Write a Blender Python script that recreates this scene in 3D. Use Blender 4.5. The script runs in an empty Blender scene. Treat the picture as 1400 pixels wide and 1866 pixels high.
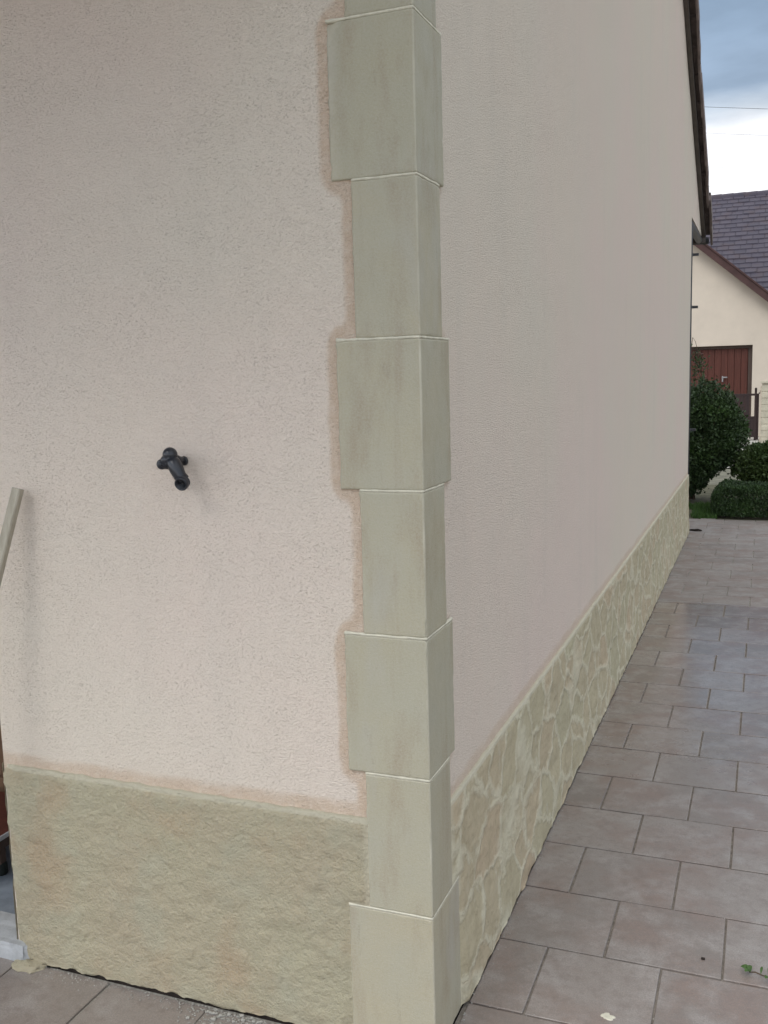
import bpy, bmesh, math, random
from mathutils import Vector, Matrix, noise

# ---------------------------------------------------------------- camera
S = bpy.context.scene
C = S.collection
CAM = dict(loc=(0.68157766, -1.95855265, 1.58832632), yaw=-21.5808869, pitch=7.90561737, roll=-1.58272134, f=1765.134, h=1866.0)

def make_camera():
    cd = bpy.data.cameras.new('camera'); co = bpy.data.objects.new('camera', cd); C.objects.link(co)
    y, p, r = (math.radians(CAM[k]) for k in ('yaw', 'pitch', 'roll'))
    f = Vector((math.sin(y)*math.cos(p), math.cos(y)*math.cos(p), -math.sin(p)))
    rt = Vector((math.cos(y), -math.sin(y), 0)); up = rt.cross(f)
    r2 = rt*math.cos(r)+up*math.sin(r); u2 = -rt*math.sin(r)+up*math.cos(r)
    M = Matrix((r2, u2, -f)).transposed().to_4x4(); M.translation = Vector(CAM['loc'])
    co.matrix_world = M
    cd.sensor_fit = 'VERTICAL'; cd.sensor_height = 24; cd.lens = 24*CAM['f']/CAM['h']
    cd.clip_start = 0.02; cd.clip_end = 2000
    S.camera = co
make_camera()

# ---------------------------------------------------------------- world, sun, exposure
SUN_EL, SUN_AZ = math.radians(48), math.radians(205)      # azimuth from +y, clockwise
def make_world():
    w = bpy.data.worlds.new('World'); S.world = w; w.use_nodes = True
    nt = w.node_tree; nt.nodes.clear(); N = nt.nodes.new; L = nt.links.new
    out = N('ShaderNodeOutputWorld'); bg = N('ShaderNodeBackground'); L(bg.outputs[0], out.inputs[0])
    sky = N('ShaderNodeTexSky'); sky.sky_type = 'NISHITA'; sky.sun_disc = False
    sky.sun_elevation = SUN_EL; sky.sun_rotation = SUN_AZ
    tc = N('ShaderNodeTexCoord'); sep = N('ShaderNodeSeparateXYZ'); L(tc.outputs['Generated'], sep.inputs[0])
    mp = N('ShaderNodeMapping'); mp.inputs['Scale'].default_value = (1.3, 1.3, 4.5); L(tc.outputs['Generated'], mp.inputs[0])
    n1 = N('ShaderNodeTexNoise'); n1.inputs['Scale'].default_value = 2.6; n1.inputs['Detail'].default_value = 6; n1.inputs['Roughness'].default_value = .55
    L(mp.outputs[0], n1.inputs[0])
    # elevation + cloud noise -> bright band under a slate cloud deck
    ma = N('ShaderNodeMath'); ma.operation = 'MULTIPLY_ADD'; L(n1.outputs[0], ma.inputs[0]); ma.inputs[1].default_value = .07; L(sep.outputs[2], ma.inputs[2])
    r1 = N('ShaderNodeValToRGB'); L(ma.outputs[0], r1.inputs[0])
    e = r1.color_ramp.elements
    e[0].position = .252; e[0].color = (13, 13, 13.3, 1); e[1].position = .292; e[1].color = (3.7, 4.8, 6.3, 1)
    k = e.new(.272); k.color = (7.4, 8.3, 9.4, 1)
    k = e.new(.40); k.color = (2.9, 4.1, 5.7, 1)
    k = e.new(.62); k.color = (8.5, 9.0, 9.6, 1)
    k = e.new(.9); k.color = (11.0, 11.2, 11.4, 1)
    n2 = N('ShaderNodeTexNoise'); n2.inputs['Scale'].default_value = 6; n2.inputs['Detail'].default_value = 8; L(mp.outputs[0], n2.inputs[0])
    r2 = N('ShaderNodeMapRange'); L(n2.outputs[0], r2.inputs[0]); r2.inputs[1].default_value = .3; r2.inputs[2].default_value = .7; r2.inputs[3].default_value = .84; r2.inputs[4].default_value = 1.16
    mu = N('ShaderNodeVectorMath'); mu.operation = 'SCALE'; L(r1.outputs[0], mu.inputs[0]); L(r2.outputs[0], mu.inputs['Scale'])
    mx = N('ShaderNodeMix'); mx.data_type = 'RGBA'; mx.inputs[0].default_value = .92
    L(sky.outputs[0], mx.inputs[6]); 
    # added weight: sky brighter behind the camera and left, so the gable wall darkens
    dt = N('ShaderNodeVectorMath'); dt.operation = 'DOT_PRODUCT'; L(tc.outputs['Generated'], dt.inputs[0]); dt.inputs[1].default_value = (-.36, -.44, 0)
    dm = N('ShaderNodeMath'); dm.operation = 'ADD'; L(dt.outputs['Value'], dm.inputs[0]); dm.inputs[1].default_value = 1.32
    cl = N('ShaderNodeClamp'); L(dm.outputs[0], cl.inputs[0]); cl.inputs[1].default_value = .55; cl.inputs[2].default_value = 2
    m2 = N('ShaderNodeVectorMath'); m2.operation = 'SCALE'; L(mu.outputs[0], m2.inputs[0]); L(cl.outputs[0], m2.inputs['Scale'])
    L(m2.outputs[0], mx.inputs[7])
    L(mx.outputs[2], bg.inputs[0]); bg.inputs[1].default_value = 0.10
make_world()
def make_sun():
    ld = bpy.data.lights.new('sun', 'SUN'); ld.energy = 1.0; ld.angle = math.radians(24); ld.color = (1, .97, .92)
    o = bpy.data.objects.new('sun', ld); C.objects.link(o)
    d = Vector((math.sin(SUN_AZ)*math.cos(SUN_EL), math.cos(SUN_AZ)*math.cos(SUN_EL), math.sin(SUN_EL)))
    o.rotation_euler = d.to_track_quat('Z', 'Y').to_euler(); o.location = (-3, -8, 9)
make_sun()
S.view_settings.view_transform = 'Standard'; S.view_settings.look = 'None'; S.view_settings.gamma = 1
S.view_settings.exposure = 0.13
S.render.engine = 'CYCLES'

# ---------------------------------------------------------------- helpers
rnd = random.Random(7)
def fbm(x, y, z, o=4): return noise.fractal(Vector((x, y, z)), .9, 2.1, o)
def sstep(a, b, x):
    t = min(1, max(0, (x-a)/(b-a))); return t*t*(3-2*t)

class Mat:
    def __init__(s, name, rough=.85, spec=.3):
        s.m = bpy.data.materials.new(name); s.m.use_nodes = True; s.t = s.m.node_tree
        s.b = s.t.nodes['Principled BSDF']; s.b.inputs['Roughness'].default_value = rough
        s.b.inputs['Specular IOR Level'].default_value = spec
        s.tc = s.t.nodes.new('ShaderNodeTexCoord')
    def N(s, k): return s.t.nodes.new(k)
    def L(s, a, b): s.t.links.new(a, b)
    def co(s, scale=(1, 1, 1), rot=(0, 0, 0)):
        n = s.N('ShaderNodeMapping'); n.inputs['Scale'].default_value = scale; n.inputs['Rotation'].default_value = rot
        s.L(s.tc.outputs['Object'], n.inputs[0]); return n.outputs[0]
    def noise(s, scale, detail=3, rough=.5, vec=None, dist=0):
        n = s.N('ShaderNodeTexNoise'); n.inputs['Scale'].default_value = scale; n.inputs['Detail'].default_value = detail
        n.inputs['Roughness'].default_value = rough; n.inputs['Distortion'].default_value = dist
        s.L(vec or s.tc.outputs['Object'], n.inputs[0]); return n.outputs[0]
    def vor(s, scale, vec=None, feat='F1'):
        n = s.N('ShaderNodeTexVoronoi'); n.feature = feat; n.inputs['Scale'].default_value = scale
        s.L(vec or s.tc.outputs['Object'], n.inputs['Vector']); return n.outputs['Distance']
    def rng(s, v, a, b, c=0, d=1):
        n = s.N('ShaderNodeMapRange'); s.L(v, n.inputs[0])
        for i, x in zip((1, 2, 3, 4), (a, b, c, d)): n.inputs[i].default_value = x
        return n.outputs[0]
    def mix(s, f, a, b, mode='MIX'):
        n = s.N('ShaderNodeMix'); n.data_type = 'RGBA'; n.blend_type = mode
        for i, x in ((0, f), (6, a), (7, b)):
            if isinstance(x, (int, float)): n.inputs[i].default_value = x
            elif isinstance(x, tuple): n.inputs[i].default_value = (*x, 1)
            else: s.L(x, n.inputs[i])
        return n.outputs[2]
    def math(s, op, a, b=0, c=0):
        n = s.N('ShaderNodeMath'); n.operation = op
        for i, x in enumerate((a, b, c)):
            if isinstance(x, (int, float)): n.inputs[i].default_value = x
            else: s.L(x, n.inputs[i])
        return n.outputs[0]
    def attr(s, name):
        n = s.N('ShaderNodeAttribute'); n.attribute_name = name; return n.outputs['Fac']
    def color(s, c):
        if isinstance(c, tuple): s.b.inputs['Base Color'].default_value = (*c, 1)
        else: s.L(c, s.b.inputs['Base Color'])
        return s
    def bump(s, h, dist=.002, strength=1.0):
        n = s.N('ShaderNodeBump'); n.inputs['Distance'].default_value = dist; n.inputs['Strength'].default_value = strength
        s.L(h, n.inputs['Height']); s.L(n.outputs[0], s.b.inputs['Normal']); return s

def build(name, verts, faces, mat, parent=None, smooth=False, attrs=None, midx=None):
    me = bpy.data.meshes.new(name)
    off = Vector(parent.get('base', (0, 0, 0))) if parent is not None else Vector((0, 0, 0))
    p = parent
    if off.length > 0: verts = [Vector(v)-off for v in verts]
    me.from_pydata([tuple(v) for v in verts], [], faces); me.update()
    mats = mat if isinstance(mat, (list, tuple)) else [mat]
    for m in mats: me.materials.append(m.m if isinstance(m, Mat) else m)
    if midx: me.polygons.foreach_set('material_index', midx)
    if smooth: me.polygons.foreach_set('use_smooth', [True]*len(me.polygons))
    for k, vals in (attrs or {}).items():
        a = me.attributes.new(k, 'FLOAT', 'POINT'); a.data.foreach_set('value', vals)
    o = bpy.data.objects.new(name, me); C.objects.link(o)
    if parent is not None:
        o.parent = parent; o['base'] = tuple(parent.get('base', (0, 0, 0)))
    return o
def clean():
    for o in bpy.data.objects:
        if 'base' in o.keys(): del o['base']
def thing(name, label, cat, loc=(0, 0, 0), group=None):
    o = bpy.data.objects.new(name, None); C.objects.link(o); o.location = loc; o.empty_display_size = .1
    o['base'] = tuple(loc); o['label'] = label; o['category'] = cat
    if group: o['group'] = group
    return o
def tag(o, label, cat, group=None, kind=None):
    o['label'] = label; o['category'] = cat
    if group: o['group'] = group
    if kind: o['kind'] = kind
    return o

class Geo:
    def __init__(s): s.v = []; s.f = []; s.mi = []
    def add(s, vs, fs, mi=0):
        b = len(s.v); s.v += [Vector(v) for v in vs]; s.f += [tuple(b+i for i in f) for f in fs]; s.mi += [mi]*len(fs)
    def box(s, a, b, mi=0, bev=0, M=None):
        bm = bmesh.new(); bmesh.ops.create_cube(bm, size=1)
        for v in bm.verts: v.co = Vector([(a[i]+b[i])/2+v.co[i]*(b[i]-a[i]) for i in range(3)])
        if bev: bmesh.ops.bevel(bm, geom=list(bm.edges), offset=bev, segments=2, affect='EDGES', profile=.6)
        if M is not None: bm.transform(M)
        bm.verts.index_update()
        s.add([v.co.copy() for v in bm.verts], [[v.index for v in f.verts] for f in bm.faces], mi); bm.free()
    def tube(s, pts, rads, n=12, mi=0, cap=True):
        pts = [Vector(p) for p in pts]; rings = []
        if not isinstance(rads, (list, tuple)): rads = [rads]*len(pts)
        u = None
        vs = []
        for i, p in enumerate(pts):
            t = (pts[min(i+1, len(pts)-1)]-pts[max(i-1, 0)])
            if t.length < 1e-7: t = pts[min(i+1, len(pts)-1)]-pts[max(i-2, 0)]
            t.normalize()
            if u is None: u = t.orthogonal().normalized()
            u = (u - t*u.dot(t)).normalized(); w = t.cross(u)
            for k in range(n):
                a = 2*math.pi*k/n; vs.append(p+(u*math.cos(a)+w*math.sin(a))*rads[i])
        fs = [(i*n+k, i*n+(k+1) % n, (i+1)*n+(k+1) % n, (i+1)*n+k) for i in range(len(pts)-1) for k in range(n)]
        if cap: fs += [tuple(range(n))[::-1], tuple((len(pts)-1)*n+k for k in range(n))]
        s.add(vs, fs, mi)
    def sphere(s, c, r, n=12, mi=0):
        bm = bmesh.new(); bmesh.ops.create_uvsphere(bm, u_segments=n, v_segments=n//2+2, radius=1)
        rr = r if isinstance(r, tuple) else (r, r, r)
        for v in bm.verts: v.co = Vector(c)+Vector([v.co[i]*rr[i] for i in range(3)])
        bm.verts.index_update(); s.add([v.co.copy() for v in bm.verts], [[v.index for v in f.verts] for f in bm.faces], mi); bm.free()
    def poly(s, pts, d, mi=0):
        """closed polygon extruded by vector d"""
        n = len(pts); d = Vector(d)
        s.add([Vector(p) for p in pts]+[Vector(p)+d for p in pts],
              [tuple(range(n))[::-1], tuple(range(n, 2*n))]+[(i, (i+1) % n, n+(i+1) % n, n+i) for i in range(n)], mi)
    def out(s, name, mat, parent=None, smooth=False):
        return build(name, s.v, s.f, mat, parent, smooth, midx=s.mi)

def grid(name, ss, zz, fn, mat, parent=None, attr='tone', smooth=True):
    vs = []; av = []
    for z in zz:
        for q in ss:
            p, a = fn(q, z); vs.append(p); av.append(a)
    n = len(ss)
    fs = [(j*n+i, j*n+i+1, (j+1)*n+i+1, (j+1)*n+i) for j in range(len(zz)-1) for i in range(n-1)]
    return build(name, vs, fs, mat, parent, smooth, {attr: av})
def lin(a, b, step):
    n = max(1, int(round(abs(b-a)/step))); return [a+(b-a)*i/n for i in range(n+1)]

# ---------------------------------------------------------------- materials
def m_render():
    m = Mat('stucco_render', .93, .15)
    big = m.noise(1.6, 4, .55)
    pinkz = m.noise(.7, 2)
    c = m.mix(m.rng(big, .35, .65), (.725, .628, .528), (.705, .632, .533))
    c = m.mix(m.rng(pinkz, .4, .65, 0, .75), c, (.745, .605, .540))
    c = m.mix(m.rng(m.noise(11, 3), .35, .7, 0, .20), c, (.68, .62, .53))
    # faint vertical rain marks
    c = m.mix(m.rng(m.noise(5, 4, .6, m.co((1, 1, .12))), .54, .72, 0, .12), c, (.52, .48, .42))
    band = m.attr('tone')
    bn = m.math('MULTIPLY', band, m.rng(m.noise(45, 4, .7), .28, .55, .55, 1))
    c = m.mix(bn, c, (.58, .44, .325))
    st = m.co((1, 1, 1.9))
    pit = m.rng(m.noise(190, 3, .6, st, .1), .58, .74, 0, 1)
    cl = m.rng(m.noise(9, 3), .35, .65, .65, 1)              # pits come in loose patches
    pit = m.math('MULTIPLY', pit, cl)
    grain = m.noise(340, 3, .7)
    c = m.mix(m.math('MULTIPLY', pit, .13), c, (.40, .34, .28))
    c = m.mix(m.rng(grain, .38, .64, 0, .30), c, (.82, .75, .66))
    m.color(c)
    h = m.math('MULTIPLY_ADD', grain, .6, m.math('MULTIPLY', pit, -.9))
    h = m.math('MULTIPLY_ADD', m.noise(120, 4, .7, st), 1.6, h)
    m.bump(h, .0036, .85); return m
M_render = m_render()

def m_stone():
    m = Mat('cut_limestone', .62, .4)
    v = m.co((1, 1, .32))
    a = m.noise(9, 5, .65, v); b = m.noise(4.2, 4, .6)
    blk = m.attr('shade')
    c = m.mix(blk, (.378, .352, .252), (.412, .364, .250))
    c = m.mix(m.rng(b, .36, .64, 0, .7), c, (.375, .362, .285))
    c = m.mix(m.rng(a, .50, .68, 0, .80), c, (.310, .255, .172))
    c = m.mix(m.rng(m.noise(6, 4, .55, v), .55, .68, 0, .6), c, (.40, .385, .335))
    sp = m.rng(m.noise(30, 6, .75, m.co((1, 1, .20))), .60, .72, 0, .55)
    c = m.mix(sp, c, (.235, .20, .145))
    c = m.mix(m.rng(m.noise(13, 4, .6, m.co((1, 1, .10))), .56, .68, 0, .50), c, (.30, .242, .165))
    c = m.mix(m.rng(m.noise(200, 4, .75), .38, .60, 0, .45), c, (.445, .42, .34))
    c = m.mix(m.rng(m.noise(120, 4, .75), .60, .72, 0, .4), c, (.23, .20, .15))
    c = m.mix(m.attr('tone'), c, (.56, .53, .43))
    m.color(c)
    m.L(m.rng(m.noise(20, 4), .3, .7, .5, .75), m.b.inputs['Roughness'])
    h = m.math('ADD', m.noise(70, 5, .7), m.math('MULTIPLY', m.noise(300, 3, .7), .8))
    m.bump(h, .0013, .8); return m
M_stone = m_stone()

def m_plain(name, col, rough=.8, var=.15, scale=20, bump=.001, spec=.3, metal=0):
    m = Mat(name, rough, spec); n = m.noise(scale, 4, .6)
    lo = tuple(x*(1-var) for x in col); hi = tuple(min(1, x*(1+var)) for x in col)
    m.color(m.mix(m.rng(n, .3, .7), lo, hi)); m.b.inputs['Metallic'].default_value = metal
    if bump: m.bump(m.noise(scale*6, 3), bump, .6)
    return m
def m_leaf(name, a, b, c3):
    m = Mat(name, .5, .4)
    g = m.N('ShaderNodeNewGeometry'); r = m.rng(g.outputs['Random Per Island'], 0, 1)
    c = m.mix(r, a, b); c = m.mix(m.rng(m.noise(3.0, 3), .5, .65, 0, .8), c, c3)
    m.color(c); m.b.inputs['Transmission Weight'].default_value = 0
    return m
M_joint = m_plain('cream_mortar', (.60, .57, .46), .9, .15, 40, .001)

def m_split():
    m = Mat('split_face_plinth', .92, .15)
    a = m.noise(3.2, 4, .55); b = m.noise(7, 4, .6)
    c = m.mix(m.rng(a, .36, .64), (.575, .525, .365), (.560, .478, .335))
    c = m.mix(m.rng(b, .5, .68, 0, .6), c, (.56, .54, .40))
    c = m.mix(m.rng(m.noise(5, 3), .54, .70, 0, .7), c, (.565, .42, .275))
    pit = m.noise(75, 6, .78, m.co((1, 1, 1.1)), .2)
    c = m.mix(m.rng(pit, .57, .70, 0, .45), c, (.27, .22, .145))
    c = m.mix(m.rng(m.noise(200, 4, .7), .45, .65, 0, .45), c, (.56, .52, .41))
    c = m.mix(m.attr('tone'), c, (.70, .65, .50))
    m.color(c)
    h = m.math('MULTIPLY_ADD', m.noise(75, 8, .8), 1.1, m.math('MULTIPLY', pit, -1.3))
    h = m.math('MULTIPLY_ADD', m.vor(120), .3, h)
    h = m.math('MULTIPLY_ADD', m.noise(26, 5, .7), 1.6, h)
    m.bump(h, .0100, .9); return m
M_split = m_split()

def m_smear():
    m = Mat('moulded_stone_plinth', .9, .15)
    def warp(scale, amp, src):
        n = m.N('ShaderNodeTexNoise'); n.inputs['Scale'].default_value = scale; n.inputs['Detail'].default_value = 5; n.inputs['Roughness'].default_value = .65
        m.L(m.tc.outputs['Object'], n.inputs[0])
        s_ = m.N('ShaderNodeVectorMath'); s_.operation = 'SUBTRACT'; m.L(n.outputs['Color'], s_.inputs[0]); s_.inputs[1].default_value = (.5, .5, .5)
        k = m.N('ShaderNodeVectorMath'); k.operation = 'MULTIPLY_ADD'; m.L(s_.outputs[0], k.inputs[0]); k.inputs[1].default_value = (0, amp, amp*.8); m.L(src, k.inputs[2])
        return k.outputs[0]
    w = warp(3.5, .22, m.tc.outputs['Object']); w = warp(20, .045, w)
    mp = m.N('ShaderNodeMapping'); mp.inputs['Scale'].default_value = (0.01, 4.6, 6.2); mp.inputs['Rotation'].default_value = (.35, 0, 0); m.L(w, mp.inputs[0])
    ed = m.N('ShaderNodeTexVoronoi'); ed.feature = 'DISTANCE_TO_EDGE'; ed.inputs['Scale'].default_value = 1; m.L(mp.outputs[0], ed.inputs['Vector'])
    cc = m.N('ShaderNodeTexVoronoi'); cc.feature = 'F1'; cc.inputs['Scale'].default_value = 1; m.L(mp.outputs[0], cc.inputs['Vector'])
    sc = m.N('ShaderNodeSeparateColor'); m.L(cc.outputs['Color'], sc.inputs[0])
    jn = m.math('MULTIPLY', m.rng(ed.outputs['Distance'], .018, .095, 1, 0), m.rng(m.noise(8, 5, .75), .35, .50, .20, 1))
    c = m.mix(sc.outputs[0], (.475, .425, .295), (.505, .405, .285))
    c = m.mix(m.math('MULTIPLY', sc.outputs[1], .6), c, (.44, .415, .29))
    c = m.mix(m.rng(m.noise(14, 5, .7), .48, .66, 0, .55), c, (.36, .31, .21))
    c = m.mix(m.rng(m.noise(60, 6, .75), .54, .70, 0, .5), c, (.27, .235, .16))
    c = m.mix(m.rng(m.noise(24, 5, .7, m.co((1, 1, .5))), .56, .68, 0, .4), c, (.52, .50, .40))
    c = m.mix(m.math('MULTIPLY', jn, .6), c, (.64, .61, .475))
    c = m.mix(m.attr('tone'), c, (.58, .54, .42))
    m.color(c)
    h = m.math('MULTIPLY_ADD', jn, .9, m.math('MULTIPLY', m.noise(55, 7, .78), .9))
    m.bump(h, .006, .8); return m
M_smear = m_smear()

def m_paver():
    m = Mat('stone_paver', .5, .75)
    v = m.co((1, 1, 1))
    tone = m.attr('tone')
    c = m.mix(tone, (.215, .182, .158), (.312, .272, .242))
    sx = m.N('ShaderNodeSeparateXYZ'); m.L(m.tc.outputs['Object'], sx.inputs[0])
    c = m.mix(m.math('MULTIPLY', m.rng(m.noise(3.4, 5, .62), .44, .60, 0, .9), m.rng(sx.outputs[0], -.1, .0, .25, 1)), c, (.250, .182, .150))
    c = m.mix(m.rng(m.noise(8, 4, .6), .46, .66, 0, .75), c, (.365, .33, .305))
    c = m.mix(m.rng(m.noise(260, 3, .7), .4, .6, 0, .45), c, (.145, .13, .125))
    c = m.mix(m.rng(m.noise(420, 2, .7), .55, .72, 0, .4), c, (.38, .36, .35))
    c = m.mix(m.rng(m.noise(30, 5, .75), .48, .66, 0, .55), c, (.175, .140, .125))
    m.color(c)
    sp = m.N('ShaderNodeSeparateXYZ'); m.L(m.tc.outputs['Object'], sp.inputs[0])
    dry = m.rng(m.math('ADD', sp.outputs[1], m.math('MULTIPLY', m.noise(5, 3), .10)), 4.86, 4.92)      # the far rows have dried
    near = m.rng(m.math('ADD', sp.outputs[1], m.math('MULTIPLY', m.noise(4, 3), .8)), 1.6, 3.3, .26, 0)
    wet_r = m.math('ADD', near, m.rng(m.noise(12, 4, .6), .3, .7, .09, .20))
    m.L(m.math('MAXIMUM', wet_r, m.math('MULTIPLY', dry, .62)), m.b.inputs['Roughness'])
    h = m.math('MULTIPLY_ADD', m.noise(140, 4, .7), .7, m.math('MULTIPLY', m.noise(22, 3), .8))
    m.bump(h, .0005, .35); return m
M_paver = m_paver()
M_grout = m_plain('joint_sand', (.23, .20, .17), .95, .3, 60, .002)
M_grout2 = m_plain('pale_joint_sand', (.34, .32, .28), .9, .3, 60, .002)
M_tile = m_plain('brown_roof_tile', (.21, .17, .16), .75, .35, 7, .004)
M_tileN = m_leaf('plum_roof_tile', (.038, .032, .050), (.056, .046, .065), (.054, .038, .048))
M_tileN.b.inputs['Roughness'].default_value = .6
M_board = m_plain('dark_bargeboard', (.10, .085, .078), .6, .2, 12)
M_soffit = m_plain('grey_soffit', (.06, .065, .078), .7, .15, 8)
M_zinc = m_plain('dark_metal', (.05, .05, .055), .5, .2, 15, 0)
M_neigh = m_plain('beige_neighbour_render', (.56, .485, .40), .95, .06, 2, .003)
M_maroon = m_plain('maroon_bargeboard', (.062, .031, .028), .7, .25, 4)
def m_wood(name, a, b, axis='z', sc=7.5, rough=.6):
    m = Mat(name, rough, .3)
    v = m.co((14, 14, .8) if axis == 'z' else (.8, 14, 14))
    n = m.noise(3, 5, .65, v)
    m.color(m.mix(m.rng(n, .35, .65), a, b)); m.bump(n, .001, .5); return m
M_gdoor = m_wood('red_brown_boards', (.066, .020, .013), (.095, .029, .019))
M_gframe = m_wood('dark_door_frame', (.05, .035, .028), (.075, .05, .04))
M_gatew = m_wood('dark_gate_wood', (.022, .013, .013), (.038, .022, .02))
M_door = m_wood('brown_door_wood', (.10, .055, .03), (.16, .09, .05))
M_pole = m_wood('weathered_pole_wood', (.30, .27, .21), (.42, .385, .31))
M_sill = m_plain('blue_grey_concrete', (.40, .41, .42), .7, .15, 25, .002)
M_floor = m_plain('blue_grey_porch_floor', (.22, .25, .29), .55, .2, 18, .001)
M_black = m_plain('black_painted_iron', (.018, .020, .026), .3, .2, 60, .0005, .5)
M_rubber = m_plain('black_rubber', (.012, .016, .014), .7, .1, 60, 0)
M_dirt = m_plain('soil_and_gravel', (.15, .145, .11), .95, .3, 6, .02)
M_conc = m_plain('pale_driveway', (.42, .40, .36), .9, .12, 3, .004)
M_crumb = m_plain('plaster_crumbs', (.36, .345, .31), .95, .1, 80, .001)
M_pillar = m_plain('stone_pillar', (.42, .385, .30), .9, .2, 5, .01)
M_leafA = m_leaf('dark_shrub_leaf', (.028, .050, .018), (.050, .085, .028), (.060, .115, .028))
M_leafB = m_leaf('bush_leaf', (.035, .062, .016), (.075, .115, .028), (.06, .10, .03))
M_leafC = m_leaf('hedge_leaf', (.022, .042, .016), (.048, .085, .026), (.045, .09, .022))
M_grass = m_leaf('grass_blade', (.045, .10, .018), (.075, .155, .03), (.05, .11, .02))
M_stem = m_plain('brown_stem', (.09, .065, .045), .9, .2, 40, 0)
M_petal = m_plain('pale_pink_petal', (.55, .38, .38), .7, .15, 50, 0)
M_wdleaf = m_plain('weed_leaf', (.055, .11, .025), .5, .3, 80, 0)
M_twig = m_plain('dark_twig', (.03, .022, .018), .9, .2, 60, 0)

# ---------------------------------------------------------------- ground
def structure(o): o['kind'] = 'structure'; return o
g = Geo(); g.add([(-300, -300, -.03), (300, -300, -.03), (300, 300, -.03), (-300, 300, -.03)], [(0, 1, 2, 3)])
structure(g.out('ground', M_dirt))
g = Geo(); g.add([(-14, 14.6, -.012), (30, 14.6, -.012), (30, 40, -.012), (-14, 40, -.012)], [(0, 1, 2, 3)])
structure(g.out('driveway', M_conc))
def paving():
    g = Geo(); tone = []
    T = .3057; J = .0032; q = random.Random(3)
    def tile(x0, x1, y0, y1):
        if x1-x0 < .03 or y1-y0 < .03: return
        b = .0018; dz = q.uniform(-.0012, .0012); tx = q.uniform(-.0009, .0009); ty = q.uniform(-.0009, .0009); t = q.random()
        ang = q.uniform(-.0022, .0022); sx = q.uniform(-.0009, .0009)
        cx, cy = (x0+x1)/2, (y0+y1)/2
        def P(x, y, z, top):
            rx, ry = x-cx, y-cy
            return (cx+rx*math.cos(ang)-ry*math.sin(ang)+sx, cy+rx*math.sin(ang)+ry*math.cos(ang), z+(dz+rx/.3*tx+ry/.3*ty if top else 0))
        rows = []
        n = 7
        def ring(x0, x1, y0, y1, z, top, jit):
            pts = []
            for k in range(n): pts.append((x0+(x1-x0)*k/n, y0))
            for k in range(n): pts.append((x1, y0+(y1-y0)*k/n))
            for k in range(n): pts.append((x1-(x1-x0)*k/n, y1))
            for k in range(n): pts.append((x0, y1-(y1-y0)*k/n))
            r = []
            for (x, y) in pts:
                jx = jit*fbm(x*60, y*60, 3, 2); jy = jit*fbm(x*60, y*60, 9, 2)
                r.append(P(x+jx, y+jy, z, top))
            return r
        r0 = ring(x0+J, x1-J, y0+J, y1-J, -.02, False, .0006)
        r1 = ring(x0+J, x1-J, y0+J, y1-J, -b*.8, True, .0006)
        r2 = ring(x0+J+b, x1-J-b, y0+J+b, y1-J-b, 0, True, .0010)
        m = 4*n
        fs = []
        for a in (0, 1): fs += [(a*m+k, a*m+(k+1) % m, (a+1)*m+(k+1) % m, (a+1)*m+k) for k in range(m)]
        fs.append(tuple(2*m+k for k in range(m)))
        g.add(r0+r1+r2, fs); tone.extend([t]*(3*m))
    y = .535-7*T; k = -7
    while y < 8.70:
        off = T/2 if k % 2 else 0
        xe = 2.2
        x = off-T*40
        rowtop = y+T
        while x < xe:
            if x+T > 1e-3:
                x0 = max(x, .0); x1 = min(x+T, xe)
                if x1 > .35 or y < 8.3 or True: tile(x0+(.010 if x0 == 0 else 0), x1, y, rowtop)
            x += T
        y += T; k += 1
    # two slabs of the last half row
    tile(-.25, .055, 8.0-.02, 8.28); tile(-.25, .055, 8.285, 8.59)
    tile(-.25, .055, 8.59, 8.79); tile(.06, .215, 8.72+.0, 8.84)
    # front area, left of the corner
    y = -.004; r = 0
    while y > -4:
        off = 0 if r % 2 == 0 else T/2
        x = -T*22+off-.0
        while x < 0:
            tile(x, min(x+T, 0), y-T, y)
            x += T
        y -= T; r += 1
    o = build('paving', g.v, g.f, M_paver, None, False, {'tone': tone}); structure(o)
    g2 = Geo(); g2.add([(.0, 4.84, -.0055), (2.2, 4.84, -.0055), (2.2, 8.75, -.0055), (.0, 8.75, -.0055)], [(0, 1, 2, 3)]); structure(g2.out('paving_joints', M_grout2)); g2 = Geo()
    g2.add([(.0, -4.2, -.0055), (2.2, -4.2, -.0055), (2.2, 4.84, -.0055), (.0, 4.84, -.0055)], [(0, 1, 2, 3)])
    structure(g2.out('paving_joints', M_grout)); g2 = Geo()
    g2.add([(-6.7, -4.2, -.0055), (0, -4.2, -.0055), (0, .02, -.0055), (-6.7, .02, -.0055)], [(0, 1, 2, 3)])
    structure(g2.out('paving_joints', M_grout2)); g2 = Geo()
    g2.add([(-.4, 7.86, -.0055), (0, 7.86, -.0055), (0, 8.8, -.0055), (-.4, 8.8, -.0055)], [(0, 1, 2, 3)])
    structure(g2.out('paving_joints', M_grout))
paving()

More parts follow.
